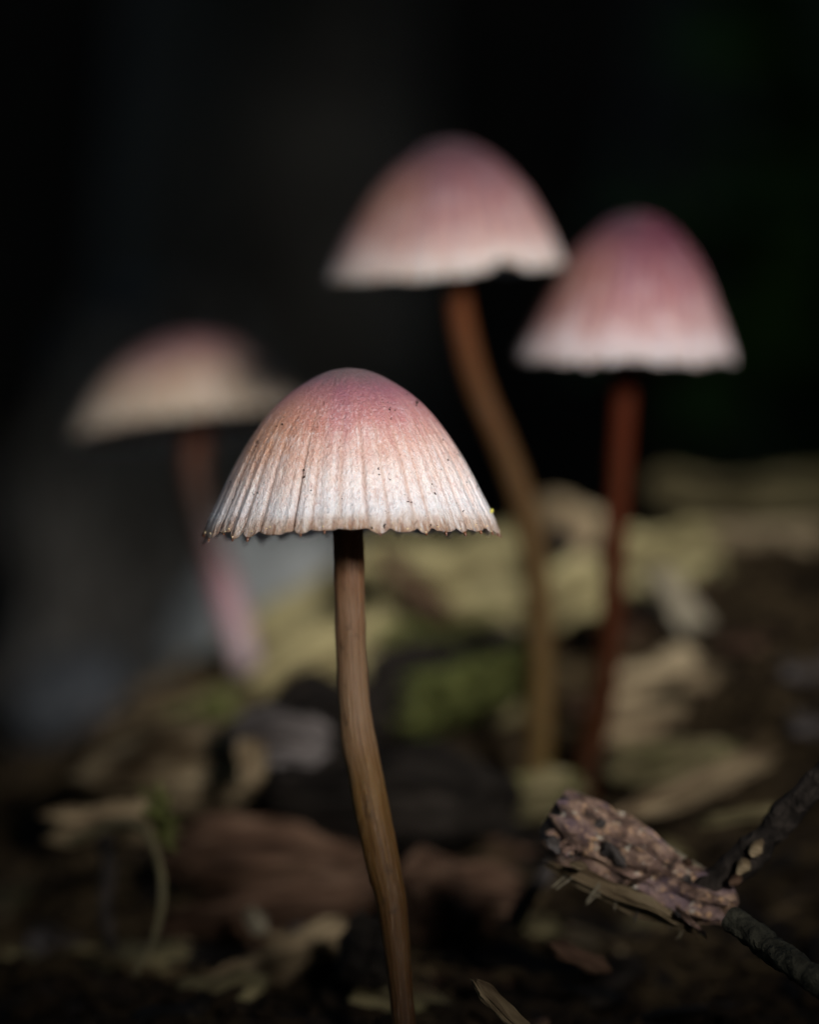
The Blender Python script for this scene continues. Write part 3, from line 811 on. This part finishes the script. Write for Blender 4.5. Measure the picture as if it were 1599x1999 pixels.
def twig(name, label, pts, radii, mat, seed, cat='twig', nubs=()):
    base = Vector(pts[0])
    root = link(name, None, loc=base, label=label, cat=cat)
    me = tube_mesh('shoot', [tuple(Vector(p)-base) for p in pts], radii, 16, 80, 0.28, seed)
    link('shoot', me, M[mat], root)
    for k, (p, r, m) in enumerate(nubs):
        v, f = ball_pieces([((0, 0, 0), (0.6, 0, 0.8), r, r*1.2)], 8)
        v = [np.array(q)*(1+0.4*nz(q[0]*3+k, q[1]*3, q[2]*3)) for q in v]
        link('knot', mesh_np('knot', v, f), M[m], root, Vector(p)-base)
    return root
twig('dark_twig', 'thin blackish twig with tan knots slanting up from the rough bark chunk',
     [P(1360, 1745, 2), P(1420, 1705, 2), P(1490, 1640, 1.5), P(1550, 1575, 1), P(1640, 1480, 0)], [0.9, 1.1, 1.05, 0.95, 0.9], 'twig', 4,
     nubs=[(P(1478, 1655, 0.6), .50, 'tan_wood'), (P(1452, 1690, 0.6), .50, 'tan_wood'), (P(1436, 1716, 0.6), .42, 'red_wood')])
twig('stick', 'short grey-green stick sloping down under the dark twig', [P(1425, 1790, -3), P(1500, 1845, -5), P(1560, 1890, -8), P(1660, 1960, -11)], [0.8, 0.95, 0.9, 0.9], 'dull_stick', 14, cat='stick')
twig('bent_rootlet', 'pale yellowish rootlet bent down in an arch at the left', [P(140, 1640, 20), P(215, 1612, 18), P(278, 1618, 16), P(310, 1680, 15), P(316, 1760, 14), P(300, 1830, 13), P(262, 1905, 12)],
     [0.3, 0.34, 0.34, 0.3, 0.28, 0.25, 0.2], 'root', 8, cat='root')
twig('hanging_rootlet', 'short grey rootlet hanging inside the pale arched rootlet', [P(205, 1640, 22), P(212, 1700, 20), P(205, 1780, 18), P(218, 1850, 17)], [0.7, 0.6, 0.55, 0.5], 'twig', 9, cat='root')

# yellow grain caught on the rim of the front cap
gv, gf = ball_pieces([((0, 0, 0), (0.3, 0, 1), 0.14, 0.16)], 8)
link('pollen_grain', mesh_np('pollen_grain', gv, gf), M['yellow'], cap1, Vector((9.48, -0.6, 1.1)))

# ------------------------------------------------------------------ crumbs and moss
def ground_stuff():
    rnd = random.Random(42)
    V, F = [], []
    ico = [(0, 0, 1), (.9, 0, .4), (.28, .85, .4), (-.72, .53, .4), (-.72, -.53, .4), (.28, -.85, .4), (.72, .53, -.4), (-.28, .85, -.4), (-.9, 0, -.4), (-.28, -.85, -.4), (.72, -.53, -.4), (0, 0, -1)]
    fc = [(0, 1, 2), (0, 2, 3), (0, 3, 4), (0, 4, 5), (0, 5, 1), (1, 6, 2), (2, 7, 3), (3, 8, 4), (4, 9, 5), (5, 10, 1), (6, 7, 2), (7, 8, 3), (8, 9, 4), (9, 10, 5), (10, 6, 1), (11, 7, 6), (11, 8, 7), (11, 9, 8), (11, 10, 9), (11, 6, 10)]
    for k in range(9000):
        x, y = rnd.uniform(-50, 50), rnd.uniform(-40, 165)
        s = rnd.choice((.25, .35, .5, .8, 1.2))
        st = (rnd.uniform(.7, 2.2), rnd.uniform(.6, 1.1), rnd.uniform(.4, .8))
        rot = Euler((rnd.uniform(-.6, .6), rnd.uniform(-.6, .6), rnd.uniform(0, 6.28))).to_matrix()
        c = Vector((x, y, ground_z(x, y)+s*0.15))
        o = len(V)
        for p in ico:
            q = Vector(p)*(1+rnd.uniform(-.25, .25))
            V.append(tuple(c+rot @ Vector((q.x*st[0], q.y*st[1], q.z*st[2]))*s))
        F += [(a+o, b+o, d+o) for a, b, d in fc]
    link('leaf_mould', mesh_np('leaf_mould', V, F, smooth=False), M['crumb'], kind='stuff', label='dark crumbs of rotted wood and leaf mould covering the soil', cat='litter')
    V, F = [], []
    for k in range(2600):
        x, y = rnd.uniform(-45, 48), rnd.uniform(24, 147)
        ln = rnd.uniform(2, 9); a = rnd.uniform(0, 6.283); r = rnd.uniform(.05, .22)
        dx, dy = math.cos(a)*ln/2, math.sin(a)*ln/2
        kz = rnd.uniform(0, .8); bz = rnd.uniform(-.3, 1.2)
        pts = [Vector((x-dx, y-dy, ground_z(x-dx, y-dy)+r+kz*.3)), Vector((x+rnd.uniform(-.8, .8), y+rnd.uniform(-.8, .8), ground_z(x, y)+r+kz+bz*.5)), Vector((x+dx, y+dy, ground_z(x+dx, y+dy)+r+kz+bz*rnd.random()))]
        side = Vector((-math.sin(a), math.cos(a), 0))*r
        o = len(V)
        for p in pts:
            V += [tuple(p-side), tuple(p+side), tuple(p+Vector((0, 0, r*1.3)))]
        for q in (0, 3):
            F += [(o+q, o+q+1, o+q+4, o+q+3), (o+q+1, o+q+2, o+q+5, o+q+4), (o+q+2, o+q, o+q+3, o+q+5)]
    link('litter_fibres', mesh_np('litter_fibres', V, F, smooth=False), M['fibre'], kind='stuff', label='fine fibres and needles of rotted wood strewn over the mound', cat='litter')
    V, F = [], []
    def blade(c, d, h, w):
        a = d.orthogonal().normalized(); a = Matrix.Rotation(rnd.uniform(0, 6.28), 3, d) @ a
        o = len(V)
        m = c+d*h*0.55+Vector((0, 0, .05*h))
        e = c+d*h+a.cross(d)*h*0.2
        V.extend([tuple(c-a*w), tuple(c+a*w), tuple(m+a*w*.8), tuple(m-a*w*.8), tuple(e)])
        F.extend([(o, o+1, o+2, o+3), (o+3, o+2, o+4)])
    patches = [((780, 1395), (1040, 1310), 44, 46, 800, 40), ((740, 1250), (960, 1225), 56, 58, 260, 16), ((930, 1560), (1100, 1530), 34, 36, 60, 30), ((1210, 1480), (1420, 1475), 38, 40, 60, 20),
               ((230, 1490), (450, 1375), 44, 52, 700, 26), ((300, 1560), (330, 1640), 20, 18, 150, 25)]
    for (a, b, d0, d1, n, spread) in patches:
        for k in range(n):
            s = rnd.random()
            dd = d0+(d1-d0)*s+rnd.gauss(0, 1.5)
            c = P(a[0]+(b[0]-a[0])*s+rnd.gauss(0, 8), a[1]+(b[1]-a[1])*s+rnd.uniform(-1, 1)*spread, dd)
            c.y -= 1.2
            d = Vector((rnd.gauss(0, .5), rnd.gauss(-.5, .4), rnd.uniform(.4, 1))).normalized()
            blade(c, d, rnd.uniform(.7, 1.8), rnd.uniform(.10, .2))
    link('moss', mesh_np('moss', V, F, smooth=False), M['moss'], kind='stuff', label='green moss growing over the wood pieces', cat='moss')
ground_stuff()

# ------------------------------------------------------------------ things far behind, dissolved by the lens
def boulder(name, label, c, r, mat, seed, cat='stone'):
    V = []
    nr, ns = 22, 30
    for i in range(nr):
        a = math.pi*(i+0.02)/(nr-0.96)
        for j in range(ns):
            b = 2*math.pi*j/ns
            d = Vector((math.sin(a)*math.cos(b), math.sin(a)*math.sin(b), math.cos(a)))
            k = 1+0.28*fbm(d.x*1.3+seed, d.y*1.3, d.z*1.3, 4)
            V.append((d.x*r[0]*k, d.y*r[1]*k, d.z*r[2]*k))
    F = grid_faces(nr, ns)
    F.append(tuple(reversed(range(ns)))); F.append(tuple(range((nr-1)*ns, nr*ns)))
    link(name, mesh_np(name, V, F), M[mat], loc=c, label=label, cat=cat)
boulder('stone', 'grey stone blurred behind the front cap and the pale slab', P(540, 1220, 150), (14, 10, 15), 'stone', 2)
boulder('stone', 'dim blue-grey stone far back at the left of the pile', P(150, 1370, 120), (7, 6, 6), 'dark_stone', 5)
slab('tree_stump', 'broken grey stump looming dimly behind the flattened tan cap', 'stump', P(350, 1500, 300), P(270, 640, 320), 52, 40, 'stump', 14, face=80, sq=2.1, nx=40, nc=24, taper=(1, .7), splinter=.3)

def leafy_plant(label, base, tips, seed, n, size, mat='leaf'):
    rnd = random.Random(seed)
    root = link('leafy_plant', None, loc=base, label=label, cat='plant')
    base = Vector(base)
    for k, tip in enumerate(tips):
        e = Vector(tip)-base
        pts = [(0, 0, 0), tuple(e*0.5+Vector((0, 0, e.length*0.10))), tuple(e)]
        link('stem', tube_mesh('stem', pts, [2.0, 1.6, 0.8], 8, 14, .05, k), M['twig'], root)
        c = catmull(pts, 40)
        V, F = [], []
        for i in range(n):
            p = Vector(c[rnd.randrange(8, 40)])
            d = Vector((rnd.uniform(-1, 1), rnd.uniform(-1, .4), rnd.uniform(-.5, .6))).normalized()
            s = size*rnd.uniform(.6, 1.2)
            a = d; b = d.cross(Vector((rnd.uniform(-.4, .4), -.6, 1))).normalized()
            o = len(V)
            V += [tuple(p), tuple(p+a*s*.5+b*s*.3), tuple(p+a*s*1.1), tuple(p+a*s*.5-b*s*.3)]
            F += [(o, o+1, o+2), (o, o+2, o+3)]
        link('leaf_spray', mesh_np('leaf_spray', V, F, smooth=False), M[mat], root)
leafy_plant('dark green leafy plant in the shade at the back on the right', (120, 560, -60), [(60, 540, 70), (90, 560, 120), (110, 560, 75), (70, 580, 150)], 3, 60, 34, 'plant')

def tree_trunk(label, x, y, r, seed):
    z0 = ground_z(x, y)-20
    root = link('forest_tree', None, loc=(x, y, z0), label=label, cat='tree')
    pts = [(0, 0, 0), (r*0.15, 0, 150), (r*0.1, 4, 420), (r*0.4, 10, 900), (r*0.5, 10, 1600)]
    link('trunk', tube_mesh('trunk', pts, [r*1.5, r*1.05, r, r*0.95, r*0.9], 40, 60, 0.10, seed, ridges=0.12), M['bark_far'], root)
M['bark_far'] = plain_mat('mossy_tree_bark', (0.02, 0.019, 0.017), (0.13, 0.12, 0.105), 0.025, 0.9, 2.0, 0.1)
tree_trunk('dim grey-brown tree trunk far back behind the flattened tan mushroom', -42, 700, 34, 3)
tree_trunk('dim brown tree trunk far back behind the crimson-capped mushroom', 118, 820, 42, 8)
